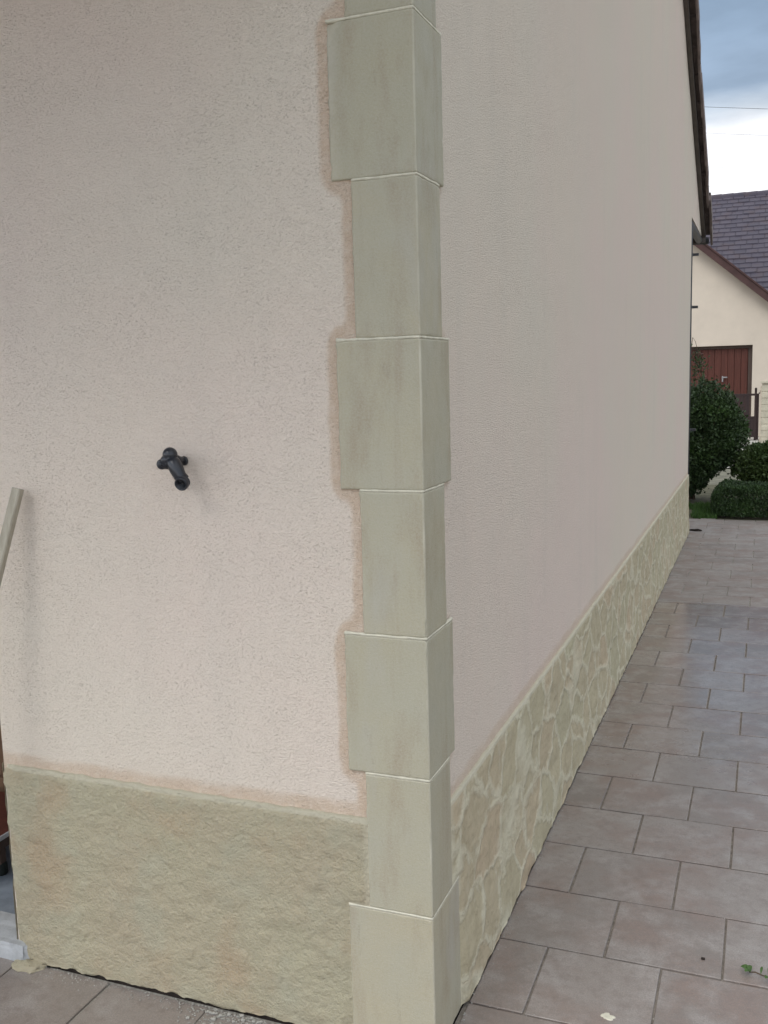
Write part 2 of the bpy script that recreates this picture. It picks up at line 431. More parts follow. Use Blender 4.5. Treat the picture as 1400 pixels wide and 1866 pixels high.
# ---------------------------------------------------------------- the house
H = thing('house', 'beige-pink rendered house with pale stone quoins, stone plinth and tiled verge', 'house')
T_ = .009                 # how far quoins stand proud of the render
JZ = [2.327, 2.0036, 1.6712, 1.3423, 1.0147, .686, .3537, .0]      # joint heights, top to bottom
LW = [.195, .148, .195, .150, .199, .157, .210]
RW = [.184, .152, .200, .146, .190, .150, .205]
ZP = .5722
blocks = [(JZ[i+1], JZ[i], LW[i], RW[i]) for i in range(7)]
zt = 2.327
ups = []
for i, (l, r) in enumerate([(.150, .150), (.195, .195), (.02, .02)]):
    if i < 2: ups.append((zt, min(zt+.33, 2.985), l, r)); zt += .33
blocks_all = blocks + ups
def block_dist(s, z, side):
    """distance from a wall point (s metres from the corner) to the nearest quoin"""
    d = 9
    for (z0, z1, l, r) in blocks_all:
        w = l if side == 'L' else r
        dx = max(0, s-w); dz = max(0, z0-z, z-z1)
        d = min(d, math.hypot(dx, dz))
    return d
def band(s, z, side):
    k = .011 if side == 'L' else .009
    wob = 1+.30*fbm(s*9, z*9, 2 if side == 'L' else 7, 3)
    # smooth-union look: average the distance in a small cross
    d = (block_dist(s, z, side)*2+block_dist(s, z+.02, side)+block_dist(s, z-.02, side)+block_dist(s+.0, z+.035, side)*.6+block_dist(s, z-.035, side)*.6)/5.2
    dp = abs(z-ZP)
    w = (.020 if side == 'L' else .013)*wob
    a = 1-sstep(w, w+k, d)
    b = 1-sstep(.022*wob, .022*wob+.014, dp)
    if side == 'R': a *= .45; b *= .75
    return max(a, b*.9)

# front wall : pier beside the corner, wall over the porch opening, pier beyond it
PX = -1.235
def wallL(s, z):
    x = -s
    bulge = .0016*fbm(x*2.2, z*2.2, 0, 3)
    return Vector((x, T_+bulge, z)), (band(s, z, 'L') if s < .32 or z < .66 else 0)
ssL = lin(0, .3, .006)[:-1]+lin(.3, -PX, .02); zzL = lin(0, .66, .012)[:-1]+lin(.66, 2.99, .008)
ssL2 = [-s for s in []]
front = grid('front_wall', ssL[::-1], zzL, wallL, M_render, H)
g = Geo()
g.box((PX+.002, T_+.02, 0), (-.03, .25, 2.99))             # thickness of the pier
g.add([(PX, T_, 0), (PX, .25, 0), (PX, .25, 2.99), (PX, T_, 2.99)], [(0, 3, 2, 1)])
g.box((-3.9, T_, 2.2), (PX-.001, .25, 2.99)); g.box((-9.5, T_, 0), (-3.9, .25, 2.99))
build('porch_wall', g.v, g.f, M_render, H)
g = Geo(); g.box((-3.9, .70, .0), (PX+.3, .90, 2.99)); build('recess_wall', g.v, g.f, M_render, H)

def rake_z(y): return 3.0+.53*(9.34-y) if y > 3.95 else 3.0+.53*(y+1.44)
YF = 7.85
def wallR(s, t):
    top = rake_z(s) if s <= YF else rake_z(s)
    z = t
    return None
# right (gable) wall: fine grid low down, then a clipped polygon above 3.0
def wallR_fn(s, z):
    if z > 3.0: z = 3.0+(rake_z(s)-3.0)*(z-3.0)/2.84
    bulge = .0022*fbm(s*1.3, z*1.6, 5, 3)
    return Vector((-T_-bulge, s, z)), (band(s, z, 'R') if s < .32 or z < .66 else 0)
ssR = lin(0, .34, .007)[:-1]+lin(.34, YF, .05); zzR = lin(0, .66, .012)[:-1]+lin(.66, 3.0, .01)[:-1]+lin(3.0, 5.84, .04)
grid('gable_wall', ssR, zzR, wallR_fn, M_render, H)
g = Geo()
g.poly([(-T_, YF+.0005, 3.0), (-T_, 9.30, 3.0), (-T_, 9.30, 3.02), (-T_, YF+.0005, rake_z(YF))], (-.22, 0, 0))
build('eaves_cheek', g.v, g.f, M_render, H)
g = Geo(); g.poly([(-T_, -.6, 3.0), (-T_, -.0005, 3.0), (-T_, -.0005, rake_z(0)), (-T_, -.6, rake_z(-.6))], (-.22, 0, 0))
build('eaves_cheek', g.v, g.f, M_render, H)
g = Geo(); g.box((-6.0, YF-.2, 0), (-T_-.004, YF, 3.0)); build('rear_wall', g.v, g.f, M_render, H)
g = Geo(); g.box((-9.3, .26, 0), (-9.1, YF-.21, 3.0)); build('far_wall', g.v, g.f, M_render, H)

# plinths
def plinthL(s, z):
    x = -s
    d = .0046*fbm(x*12, z*12, 1, 4)+.0030*fbm(x*30, z*30, 4, 3)
    topf = sstep(ZP-.022, ZP-.008, z)
    endf = sstep(1.17, 1.235, s)
    w = block_dist(s, z, 'L')
    calm = sstep(-.001, .022, w)
    y = .0012-.0032*calm-(d*(1-topf)*calm + .0035*(1-topf)*calm)
    y += .0
    # rounded, chipped left end
    x2 = x + (-.012*abs(fbm(z*16, 3, 2, 3))+.006)*endf
    y += .012*endf*endf
    zz = z
    if z < .012: zz = .006+.010*abs(fbm(x*13, 1, 5, 4))+.010*max(0, fbm(x*3.1, 8, 5, 2))
    zz += .0042*fbm(x*22, 7, 2, 4) if z > ZP-.004 else 0
    tone = sstep(ZP-.013, ZP-.008, z)*1.0 + .55*(1-sstep(.004, .016, w))*(z > .3)*(1 if s < .2 else 0)
    return Vector((x2, y, zz)), tone
def stepz(h): return lin(0, h, .0045)
# the plinth starts at the quoin's own edge, course by course
def rowstart(z):
    for (z0, z1, l, r) in blocks:
        if z0 <= z < z1: return l, r
    return .15, .15
def make_plinth(name, fn, side, send, sstepsize, mat):
    zz = stepz(ZP); n = int((send-.14)/sstepsize)
    vs = []; av = []
    for z in zz:
        s0 = rowstart(z)[0 if side == 'L' else 1]-.004
        for i in range(n+1):
            s = max(s0, .138+(send-.138)*(i/n))
            p, a = fn(s, z); vs.append(p); av.append(a)
    m = n+1; base = len(vs)
    # top ledge going back to the wall
    for i in range(m):
        p = vs[(len(zz)-1)*m+i].copy()
        if side == 'L': p.y = T_+.004
        else: p.x = -T_-.004
        vs.append(p); av.append(.35)
    fs = []
    for j in range(len(zz)):
        for i in range(n):
            q = (j*m+i, j*m+i+1, (j+1)*m+i+1, (j+1)*m+i)
            fs.append(q if side == 'R' else q[::-1])
    return build(name, vs, fs, mat, H, True, {'tone': av})
pl = make_plinth('plinth', plinthL, 'L', 1.235, .0055, M_split)
def plinthR(s, z):
    d = .0040*fbm(s*6, z*11, 31, 4)+.0018*fbm(s*30, z*34, 14, 3)
    topf = sstep(ZP-.025, ZP-.008, z)
    calm = sstep(-.001, .022, block_dist(s, z, 'R')) if s < .4 else 1
    x = -.0012+.0022*calm+(d+.002+.012*(1-sstep(0, .30, z)))*(1-topf)*calm
    zz = z
    if z < .012: zz = .004+.008*abs(fbm(s*11, 1, 25, 4)); x += .004*fbm(s*9, 3, 3, 4)
    if z > ZP-.004: zz += .0022*fbm(s*12, 7, 22, 3)
    tone = sstep(ZP-.013, ZP-.008, z)*1.0 + .5*(1-sstep(.004, .014, block_dist(s, z, 'R')))*(s < .3 and z > .3)
    return Vector((x, s, zz)), tone
pr = make_plinth('plinth', plinthR, 'R', YF, .010, M_smear)
g = Geo(); g.box((-.15, YF-.19, .0), (.001, YF+.002, ZP-.01), bev=.002); g.out('plinth', M_smear, H)
# left end return of the front plinth and mortar core behind its ragged foot
g = Geo(); vs = []
zs = lin(0.004, ZP, .02); ys = lin(.008, .25, .02)
for z in zs:
    for y in ys: vs.append((PX-.004-.006*fbm(y*14, z*14, 3, 4), y, z))
m = len(ys); build('plinth', vs, [(j*m+i, (j+1)*m+i, (j+1)*m+i+1, j*m+i+1) for j in range(len(zs)-1) for i in range(m-1)], M_split, H, True, {'tone': [0.0]*len(vs)})

# quoins
def quoin(z0, z1, l, r, seed, rough_end=False):
    G = .0025
    za, zb = z0+(G if z0 > 0 else .002), z1-G
    s_list = [-l, -l+.002, -l+.005]+lin(-l+.010, -.010, .0075)+[-.005, -.0022, 0, .0022, .005]+lin(.010, r-.010, .0075)+[r-.005, r-.002, r]
    z_list = [za, za+.002, za+.005]+lin(za+.010, zb-.010, .008)+[zb-.005, zb-.002, zb]
    vs = []; tn = []; ns = len(s_list); nz = len(z_list)
    def f(s, z, depth=None):
        if s < 0: p = Vector((s, 0, z)); n = Vector((0, -1, 0)); e = s+l
        else: p = Vector((0, s, z)); n = Vector((1, 0, 0)); e = r-s
        if s == 0: n = Vector((1, -1, 0)).normalized()
        ez = min(z-za, zb-z); ec = abs(s)
        off = 0; tone = 0
        ch = lambda k, sc: max(0, fbm(s*sc+seed*3, z*sc, seed+k, 3))
        # knocked-off upper corner of the chiselled block
        if rough_end and s < 0:
            kc = e*.9+(zb-z)*.55
            if kc < .030: off += .006*(1-kc/.030); tone = max(tone, .4)
        # arris rounding with small chips
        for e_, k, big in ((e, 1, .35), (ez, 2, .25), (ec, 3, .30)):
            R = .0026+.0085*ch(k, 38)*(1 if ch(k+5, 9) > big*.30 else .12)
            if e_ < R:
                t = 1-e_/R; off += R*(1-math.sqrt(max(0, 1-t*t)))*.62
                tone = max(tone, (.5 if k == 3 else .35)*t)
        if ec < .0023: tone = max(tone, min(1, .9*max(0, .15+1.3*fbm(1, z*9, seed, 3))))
        if rough_end and s < 0:
            w = 1-sstep(.004, .036+.012*fbm(1, z*14, 4, 3), e)
            off += w*(.0022+.0045*abs(fbm(s*42, z*42, 7, 4))); tone = max(tone, .30*w)
        off += .0004*fbm(s*12, z*12, seed, 2)
        p = p-n*off
        if depth is not None: p = p-n*depth
        # slightly uneven outline
        if e < .0001:
            wv = .0026*fbm(z*13, seed, 2, 3)-.0035*max(0, fbm(z*45, seed, 8, 3)-.15)
            if s < 0: p.x += wv
            else: p.y += wv
        return p, tone
    for z in z_list:
        for s in s_list:
            p, t = f(s, z); vs.append(p); tn.append(t)
    fs = [(j*ns+i, j*ns+i+1, (j+1)*ns+i+1, (j+1)*ns+i) for j in range(nz-1) for i in range(ns-1)]
    # rim going back into the wall
    rim = [(i, 0) for i in range(ns)]+[(ns-1, j) for j in range(1, nz)]+[(i, nz-1) for i in range(ns-2, -1, -1)]+[(0, j) for j in range(nz-2, 0, -1)]
    b0 = len(vs)
    for (i, j) in rim:
        p = vs[j*ns+i].copy(); s = s_list[i]
        if s < -1e-6: p.y = .030
        elif s > 1e-6: p.x = -.030
        else: p.x = -.030; p.y = .030
        if -.03 < s < 0: p.x = min(p.x, -.030)
        if 0 < s < .03: p.y = max(p.y, .030)
        vs.append(p); tn.append(.1)
    k = len(rim)
    for a in range(k):
        i, j = rim[a]; i2, j2 = rim[(a+1) % k]
        fs.append((j*ns+i, b0+a, b0+(a+1) % k, j2*ns+i2))
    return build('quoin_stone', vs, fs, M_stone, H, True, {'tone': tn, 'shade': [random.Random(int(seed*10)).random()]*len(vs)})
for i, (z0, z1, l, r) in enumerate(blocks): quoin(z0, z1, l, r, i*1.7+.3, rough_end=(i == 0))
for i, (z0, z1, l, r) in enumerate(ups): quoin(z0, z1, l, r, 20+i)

def joint(z, l, r, seed):
    """cream mortar line wrapped round the corner, a little uneven"""
    vs = []; fs = []
    path = lin(-l, -.004, .006)+[0]+lin(.004, r, .006)
    n = len(path)
    for s in path:
        hw = .0030+.0012*fbm(s*50, seed, 1, 3)
        if abs(s) > (l if s < 0 else r)-.02 and seed % 2 == 0: hw += .0018*max(0, fbm(s*80, seed, 4, 2)+.4)
        o = -.0003+.0010*max(0, fbm(s*60, seed, 3, 2))
        zc = z+.0010*fbm(s*20, seed, 6, 2)
        for (dz, dep) in ((-hw, .006), (-hw*.8, -o), (hw*.8, -o), (hw, .006)):
            if s < 0: p = (s, dep, zc+dz)
            elif s > 0: p = (-dep, s, zc+dz)
            else: p = (-dep*.8, dep*.8, zc+dz)
            vs.append(p)
    for i in range(n-1):
        for k in range(3): fs.append((i*4+k, (i+1)*4+k, (i+1)*4+k+1, i*4+k+1))
    fs += [(0, 1, 2, 3), tuple((n-1)*4+k for k in (3, 2, 1, 0))]
    build('mortar_joint', vs, fs, M_joint, H, True)
for i in range(7):                       # joint on top of block i
    z0, z1, l, r = blocks[i]
    up_l, up_r = (.150, .150) if i == 0 else (LW[i-1], RW[i-1])
    joint(z1, l if i not in (1, 3, 5) else l, r, i*2 if i % 2 == 0 else i)
joint(ups[0][1], .15, .15, 31)

# dark uneven gap strip at the foot of the plinths
g = Geo(); g.box((-1.22, .004, -.02), (-.005, .03, .03)); g.box((-.03, .035, -.02), (-.004, YF-.01, .03)); g.out('plinth_core', M_twig, H)

# roof : verge tiles, boards, soffits, gutter, slopes
def verge():
    # barge board under the verge
    g = Geo()
    def seg(ya, yb, x0, x1, zlo, zhi):
        A, B = (ya, rake_z(ya)), (yb, rake_z(yb))
        g.poly([(x0, A[0], A[1]+zlo), (x0, B[0], B[1]+zlo), (x0, B[0], B[1]+zhi), (x0, A[0], A[1]+zhi)], (x1-x0, 0, 0))
    seg(9.42, 3.95, -.004, .030, -.035, .085); seg(3.95, -1.5, -.004, .030, -.035, .085)
    g.out('bargeboard', M_board, H)
    g = Geo(); q = random.Random(5)
    n = 0
    for (ya, yb, sg) in ((9.50, 3.93, -1), (-1.55, 3.93, 1)):
        L_ = math.hypot(yb-ya, .53*(yb-ya)); cnt = int(L_/.33); 
        for k in range(cnt+1):
            y0 = ya+(yb-ya)*k/cnt; y1 = ya+(yb-ya)*(k+1.22)/cnt
            z0, z1 = rake_z(y0), rake_z(min(y1, 3.93) if sg > 0 else max(y1, 3.93))
            if sg > 0: y1 = min(y1, 3.93)
            else: y1 = max(y1, 3.93)
            if abs(y1-y0) < .02: continue
            xo = .088+q.uniform(-.010, .010)
            dz = q.uniform(-.005, .005)
            lift = .030
            g.poly([(-.12, y0, z0+.085+lift+dz), (-.12, y1, z1+.085+dz), (-.12, y1, z1+.11+dz), (-.12, y0, z0+.11+lift+dz)], (xo+.12, 0, 0))
            # hanging lip of the verge tile
            g.poly([(xo-.016, y0, z0+.005+dz), (xo-.016, y1, z1+.030+dz), (xo-.016, y1, z1+.11+dz), (xo-.016, y0, z0+.112+lift+dz)], (.018+q.uniform(0, .006), 0, 0))
    g.out('verge_tile_row', M_tile, H)
verge()
g = Geo()
for (ya, yb) in ((9.46, 3.95), (-1.5, 3.95)):
    A, B = rake_z(ya)+.04, rake_z(yb)+.04
    g.poly([(-9.6, ya, A), (-9.6, yb, B), (-9.6, yb, B+.05), (-9.6, ya, A+.05)], (9.595, 0, 0))
cs = 17
for k in range(17):
    for (ya, yb) in ((9.50, 3.95), (-1.55, 3.95)):
        y0 = ya+(yb-ya)*k/17; y1 = ya+(yb-ya)*(k+1.1)/17
        if (yb-ya) < 0: y1 = max(y1, 3.95)
        else: y1 = min(y1, 3.95)
        g.poly([(-9.6, y0, rake_z(y0)+.125), (-9.6, y1, rake_z(y1)+.092), (-9.6, y1, rake_z(y1)+.115), (-9.6, y0, rake_z(y0)+.150)], (9.46, 0, 0))
g.out('roof', M_tile, H)
g = Geo(); g.box((-9.4, YF-.02, 3.0-.018), (-T_-.012, 9.30, 3.0)); g.out('soffit', M_soffit, H)
g = Geo(); g.box((-9.4, -.62, 2.982), (-T_-.012, T_-.002, 2.998)); g.out('soffit', M_soffit, H)
g = Geo(); g.box((-9.4, 9.305, 2.93), (.03, 9.335, 3.09)); g.out('fascia', M_board, H)
g = Geo(); g.box((-9.4, -.66, 2.93), (.02, -.625, 3.2)); g.out('fascia', M_board, H)
g = Geo(); n = 10
pro = [(9.40+.065*math.cos(a), 2.99+.065*math.sin(a)) for a in [math.pi+math.pi*k/n for k in range(n+1)]]
pro += [(9.40+.060*math.cos(a), 2.99+.060*math.sin(a)) for a in [2*math.pi-math.pi*k/n for k in range(n+1)]]
g.poly([(-9.4, y, z) for y, z in pro], (9.46, 0, 0)); g.out('gutter', M_zinc, H)
dp = build('downpipe', *(lambda G: (G.v, G.f))((lambda G: (G.tube([(-.036, 7.90, 0), (-.036, 7.90, 2.86), (-.036, 7.98, 2.95), (-.036, 9.3, 2.96)], .036, 14), G)[1])(Geo())), M_zinc, H, True)
for z in (2.665, 2.175, 1.0):
    g = Geo(); g.tube([(-.036, 7.90, z-.012), (-.036, 7.90, z+.012)], .041, 14); g.box((-.03, 7.94, z-.012), (.052, 7.975, z+.012), bev=.002)
    g.out('pipe_clip', M_black, dp)

# porch behind the pier: floor, sill block, door
g = Geo(); g.box((-3.9, .115, -.01), (PX-.002, .70, .012)); g.out('porch_floor', M_floor, H)
def sill():
    bm = bmesh.new(); bmesh.ops.create_cube(bm, size=1)
    a, b = (-3.88, -.012, .0), (-1.176, .112, .052)
    for v in bm.verts: v.co = Vector([(a[i]+b[i])/2+v.co[i]*(b[i]-a[i]) for i in range(3)])
    bmesh.ops.bisect_plane(bm, geom=bm.verts[:]+bm.edges[:]+bm.faces[:], plane_co=(-1.26, 0, 0), plane_no=(1, 0, 0))
    bmesh.ops.subdivide_edges(bm, edges=bm.edges[:], cuts=6, use_grid_fill=True)
    for v in bm.verts:
        if v.co.x > -1.5:
            v.co += Vector((.006*fbm(v.co.x*20, v.co.y*20, v.co.z*20, 3), .004*fbm(v.co.x*20, v.co.y*20, 5+v.co.z*20, 3), .003*fbm(v.co.x*30, v.co.y*30, 9, 2)))
        if v.co.x > -1.2 and v.co.y < .0: v.co.x -= .030-.0*v.co.z
    bm.verts.index_update()
    vs = [v.co.copy() for v in bm.verts]; fs = [[v.index for v in f.verts] for f in bm.faces]; bm.free()
    build('door_sill', vs, fs, M_sill, H)
sill()
g = Geo(); 
g.box((-3.5, .655, .05), (-1.5, .695, 2.12)); 
for k in range(16): g.box((-3.48+k*.123, .640, .20), (-3.48+k*.123+.117, .655, 2.08), bev=.004)
g.box((-3.5, .636, .06), (-1.5, .656, .19), bev=.004)
dd = g.out('door', M_door, H)
g = Geo(); g.box((-3.62, .60, .0), (-3.5, .70, 2.22)); g.box((-1.50, .60, .0), (-1.40, .70, 2.22)); g.box((-3.5, .60, 2.12), (-1.50, .70, 2.22)); g.out('door_frame', M_gframe, H)
g = Geo(); g.box((-3.7, .56, .012), (-1.35, .64, .05), bev=.004); g.out('threshold', M_sill, H)

# low dark stand whose rubber foot shows beside the plinth
def stand():
    t = thing('low_stand', 'low dark stand with a black rubber foot, behind the left end of the stone plinth', 'stand', (-1.80, .36, .012))
    g = Geo(); g.box((-2.16, .205, .145), (-1.58, .60, .158), bev=.003); tp = g.out('top', M_gdoor, t)
    g = Geo(); g.box((-2.16, .199, .1455), (-1.574, .2045, .160), bev=.001); g.box((-1.5795, .205, .1455), (-1.574, .60, .160), bev=.001); g.out('edge_strip', M_sill, tp)
    g = Geo(); g.box((-2.14, .215, .105), (-1.59, .505, .1445), bev=.004); g.out('apron', M_gframe, t)
    for (x, y) in ((-1.612, .345), (-2.12, .345), (-1.612, .49), (-2.12, .49)):
        g = Geo(); g.box((x-.014, y-.014, .05), (x+.014, y+.014, .106), bev=.003); l = g.out('leg', M_gframe, t)
        g = Geo(); g.tube([(x, y, .0125), (x, y, .017), (x, y, .050), (x, y, .054)], [.017, .021, .020, .016], 16); g.out('rubber_foot', M_rubber, l)
stand()

# mortar lump and crumbs at the foot of the wall
def lump():
    q = random.Random(9)
    bm = bmesh.new(); bmesh.ops.create_icosphere(bm, subdivisions=4, radius=1)
    for v in bm.verts:
        n = v.co.normalized(); k = 1+.28*fbm(n.x*1.8, n.y*1.8, n.z*1.8, 4)
        v.co = Vector((-1.180+n.x*.052*k, -.012+n.y*.036*k, .002+max(-.2, n.z)*.011*k))
    bm.verts.index_update(); vs = [v.co.copy() for v in bm.verts]; fs = [[v.index for v in f.verts] for f in bm.faces]; bm.free()
    o = build('mortar_lump', vs, fs, M_split, None, True, {'tone': [.1]*len(vs)})
    tag(o, 'ochre mortar lump spread at the foot of the plinth beside the grey sill', 'mortar')
lump()
def crumbs():
    q = random.Random(11); g = Geo()
    for i in range(620):
        x = q.gauss(-.50, .075); y = -abs(q.gauss(.0, .055))-.008
        if x < -.70 or x > -.25: continue
        r = q.uniform(.0007, .0028) if q.random() < .93 else q.uniform(.003, .006)
        bm = bmesh.new(); bmesh.ops.create_icosphere(bm, subdivisions=1, radius=1)
        g.add([(x+v.co.x*r*q.uniform(.8, 1.5), y+v.co.y*r*q.uniform(.8, 1.5), r*.5+v.co.z*r*.7) for v in bm.verts], [[v.index for v in f.verts] for f in bm.faces]); bm.free()
    for i in range(500):
        x = q.uniform(-1.2, 0); y = -.006-abs(q.gauss(0, .02)); r = q.uniform(.0007, .002)
        g.add([(x-r, y-r, .001), (x+r, y-r, .001), (x+r, y+r, .001), (x-r, y+r, .001), (x, y, .001+r*1.3)], [(0, 1, 4), (1, 2, 4), (2, 3, 4), (3, 0, 4)])
    for i in range(900):
        y = q.uniform(.1, 7.8); x = .012+abs(q.gauss(0, .012))*(1+.8*fbm(y*2, 3, 3, 2)); r = q.uniform(.0006, .0022)
        g.add([(x-r, y-r, .0006), (x+r, y-r, .0006), (x+r, y+r, .0006), (x-r, y+r, .0006), (x, y, .0006+r*1.2)], [(0, 1, 4), (1, 2, 4), (2, 3, 4), (3, 0, 4)])
    for i in range(260):
        y = .535-.3057*q.randint(-8, 2)+q.gauss(0, .003); x = q.uniform(.03, .75); r = q.uniform(.0006, .0016)
        if q.random() < .5: y, x = q.uniform(.2, 3), .1528*q.randint(1, 5)+q.gauss(0, .003)
        g.add([(x-r, y-r, .0006), (x+r, y-r, .0006), (x+r, y+r, .0006), (x-r, y+r, .0006), (x, y, .0006+r*1.2)], [(0, 1, 4), (1, 2, 4), (2, 3, 4), (3, 0, 4)])
    o = g.out('plaster_crumbs', M_crumb); tag(o, 'pale crumbs of plaster and grit scattered on the paving along the foot of the plinth', 'debris', kind='stuff')
crumbs()
def patch():
    g = Geo(); q = random.Random(2)
    n = 18; pts = []
    for k in range(n):
        a = 2*math.pi*k/n; r = .012*(1+.35*q.uniform(-1, 1)); pts.append((.352+math.cos(a)*r*1.3, .288+math.sin(a)*r, .0004))
    top = [(.352+(p[0]-.352)*.8, .288+(p[1]-.288)*.8, .0030) for p in pts]
    g.add(pts+top, [(k, (k+1) % n, n+(k+1) % n, n+k) for k in range(n)]+[tuple(range(n, 2*n))])
    o = g.out('mortar_splash', M_joint); tag(o, 'small white mortar splash dried on a paving slab near the corner', 'mortar')
patch()

# ---------------------------------------------------------------- wall fitting on the front wall
def fitting():
    t = thing('wall_fitting', 'small black iron fitting on the pink render with knob and hollow tube', 'wall fitting', (-.604, T_, 1.405))
    g = Geo()
    B = Vector((-.604, T_-.001, 1.405))
    g.tube([B, B+Vector((0, -.006, 0))], [.0115, .0105], 20)
    g.tube([B+Vector((0, -.004, 0)), B+Vector((-.002, -.022, .004)), Vector((-.604, -.040, 1.415))], [.0095, .010, .0125], 16)
    g.out('rose', M_black, t, True)
    g = Geo()
    K = Vector((-.606, -.046, 1.424))
    g.sphere(K, (.0175, .0175, .0175), 20)
    g.tube([K+Vector((.002, 0, -.004)), Vector((-.604, -.046, 1.404))], [.0165, .013], 18)
    g.out('knob', M_black, t, True)
    g = Geo()
    S1 = Vector((-.627, -.050, 1.402))
    g.tube([Vector((-.606, -.044, 1.405)), Vector((-.622, -.046, 1.403)), S1+Vector((0, -.004, 0))], [.0165, .0135, .0115], 18)
    g.tube([Vector((-.606, -.046, 1.418)), Vector((-.617, -.048, 1.410)), S1], [.0160, .0135, .0100], 18)
    d = (Vector(CAM['loc'])-S1).normalized()
    g.tube([S1-d*.010, S1+d*.006, S1+d*.009], [.012, .0125, .010], 20)
    g.tube([S1+d*.009, S1+d*.011], [.006, .004], 14)
    g.out('side_stub', M_black, t, True)
    g = Geo()
    E_ = Vector((-.568, -.056, 1.361)); A = Vector((-.602, -.048, 1.416))
    m1 = A.lerp(E_, .45)
    g.tube([A, A.lerp(E_, .2), m1, A.lerp(E_, .75), E_+Vector((0, .006, .003))], [.013, .0170, .0172, .0150, .014], 9)
    ax = Vector((.10, -1, -.30)).normalized()
    # open socket: outer wall, rim, inner wall
    u = ax.orthogonal().normalized(); w = ax.cross(u); n = 24; vs = []
    prof = [(.0, .0150), (.010, .0165), (.0185, .0160), (.0200, .0145), (.0185, .0118), (.004, .0112)]
    S0 = E_-ax*.006
    for (h, r) in prof:
        for k in range(n):
            a = 2*math.pi*k/n; vs.append(S0+ax*h+(u*math.cos(a)+w*math.sin(a))*r)
    fs = [(i*n+k, i*n+(k+1) % n, (i+1)*n+(k+1) % n, (i+1)*n+k) for i in range(len(prof)-1) for k in range(n)]
    fs += [tuple(range(n)), tuple((len(prof)-1)*n+k for k in range(n))]
    g.add(vs, fs); g.out('tube', M_black, t, True)
fitting()

def pole():
    g = Geo(); top = Vector((-1.082, -.022, 1.334)); d = Vector((-.045, -.047, -.212)).normalized()
    foot = top+d*(1.345/abs(d.z)); foot.z = .004
    u = d.cross(Vector((0, 1, 0))).normalized(); w = d.cross(u).normalized()
    hw, hd = .0135, .010; n = 40
    sec = [(-hw, -hd*.6), (-hw*.75, -hd), (hw*.2, -hd), (hw*.35, -hd*.7), (hw*.6, -hd*.7), (hw*.75, -hd), (hw, -hd*.7), (hw, hd*.7), (hw*.8, hd), (-hw*.8, hd), (-hw, hd*.6)]
    vs = []
    for i in range(n+1):
        t = i/n; p = top.lerp(foot, t)
        for k, (a, b) in enumerate(sec):
            j = .0006*fbm(t*30, k, 1, 2); e = .003*fbm(k*1.3, 2, 5, 2) if i == 0 else 0
            vs.append(p+u*(a+j)+w*(b+j)+d*e)
    m = len(sec)
    fs = [(i*m+k, i*m+(k+1) % m, (i+1)*m+(k+1) % m, (i+1)*m+k) for i in range(n) for k in range(m)]+[tuple(range(m))[::-1], tuple(n*m+k for k in range(m))]
    o = build('wooden_pole', vs, fs, M_pole)
    tag(o, 'weathered greyish wooden pole leaning against the front wall at the left edge', 'pole')
pole()

# ---------------------------------------------------------------- small things on the paving
def sprig():
    t = thing('weed_sprig', 'small green weed sprig lying on the paving at the right edge', 'weed', (.76, .58, 0)); X0 = -.022
    pts = [(a+X0, b_, c_) for a, b_, c_ in [(.700, .583, .006), (.715, .578, .012), (.733, .572, .010), (.750, .566, .012), (.775, .552, .008), (.81, .545, .004)]]
    g = Geo(); g.tube(pts, [.0016, .002, .0017, .0015, .0016, .001], 6); g.out('stem', M_stem, t)
    q = random.Random(4)
    g = Geo()
    def leaf(p, d, L, W):
        p = Vector(p)+Vector((X0, 0, 0)); L *= 1.2; W *= 1.2; d = Vector(d).normalized(); s = d.cross(Vector((0, 0, 1))).normalized(); up = Vector((0, 0, 1))
        vs = []
        for k in range(6):
            t_ = k/5; w = W*math.sin(math.pi*(t_*.86+.07)); z = .25*L*math.sin(t_*2.6)
            c = p+d*L*t_+up*z
            vs += [c-s*w+up*w*.35, c, c+s*w+up*w*.35]
        g.add(vs, [(3*k+a, 3*k+a+1, 3*k+a+4, 3*k+a+3) for k in range(5) for a in (0, 1)])
    leaf((.703, .583, .006), (-1, .35, .1), .022, .009); leaf((.706, .582, .006), (-.7, -.5, .2), .018, .007); leaf((.703, .584, .008), (-.4, .9, .3), .014, .006)
    leaf((.750, .566, .010), (.1, .8, .6), .024, .006); leaf((.750, .566, .010), (-.5, -.7, .2), .016, .006); leaf((.752, .566, .010), (.8, .3, .5), .016, .006)
    leaf((.775, .552, .01), (.6, .8, .4), .026, .009); leaf((.728, .574, .012), (.2, 1, .5), .016, .0028); leaf((.79, .55, .01), (.3, -.9, .4), .02, .008)
    g.out('leaves', M_wdleaf, t, True)
sprig()
g = Geo(); g.tube([(.003, 7.99, .006), (.03, 7.965, .010), (.06, 7.955, .010), (.085, 7.953, .014), (.11, 7.955, .009), (.125, 7.962, .007)], [.006, .010, .012, .012, .009, .004], 7)
tag(g.out('twig', M_twig), 'short dark twig on the paving beside the far corner of the house', 'twig')
g = Geo(); g.box((.555, .607, .0), (.5655, .6135, .006), bev=.002); tag(g.out('pebble', M_twig), 'tiny dark pebble on the paving slab near the weed sprig', 'pebble')

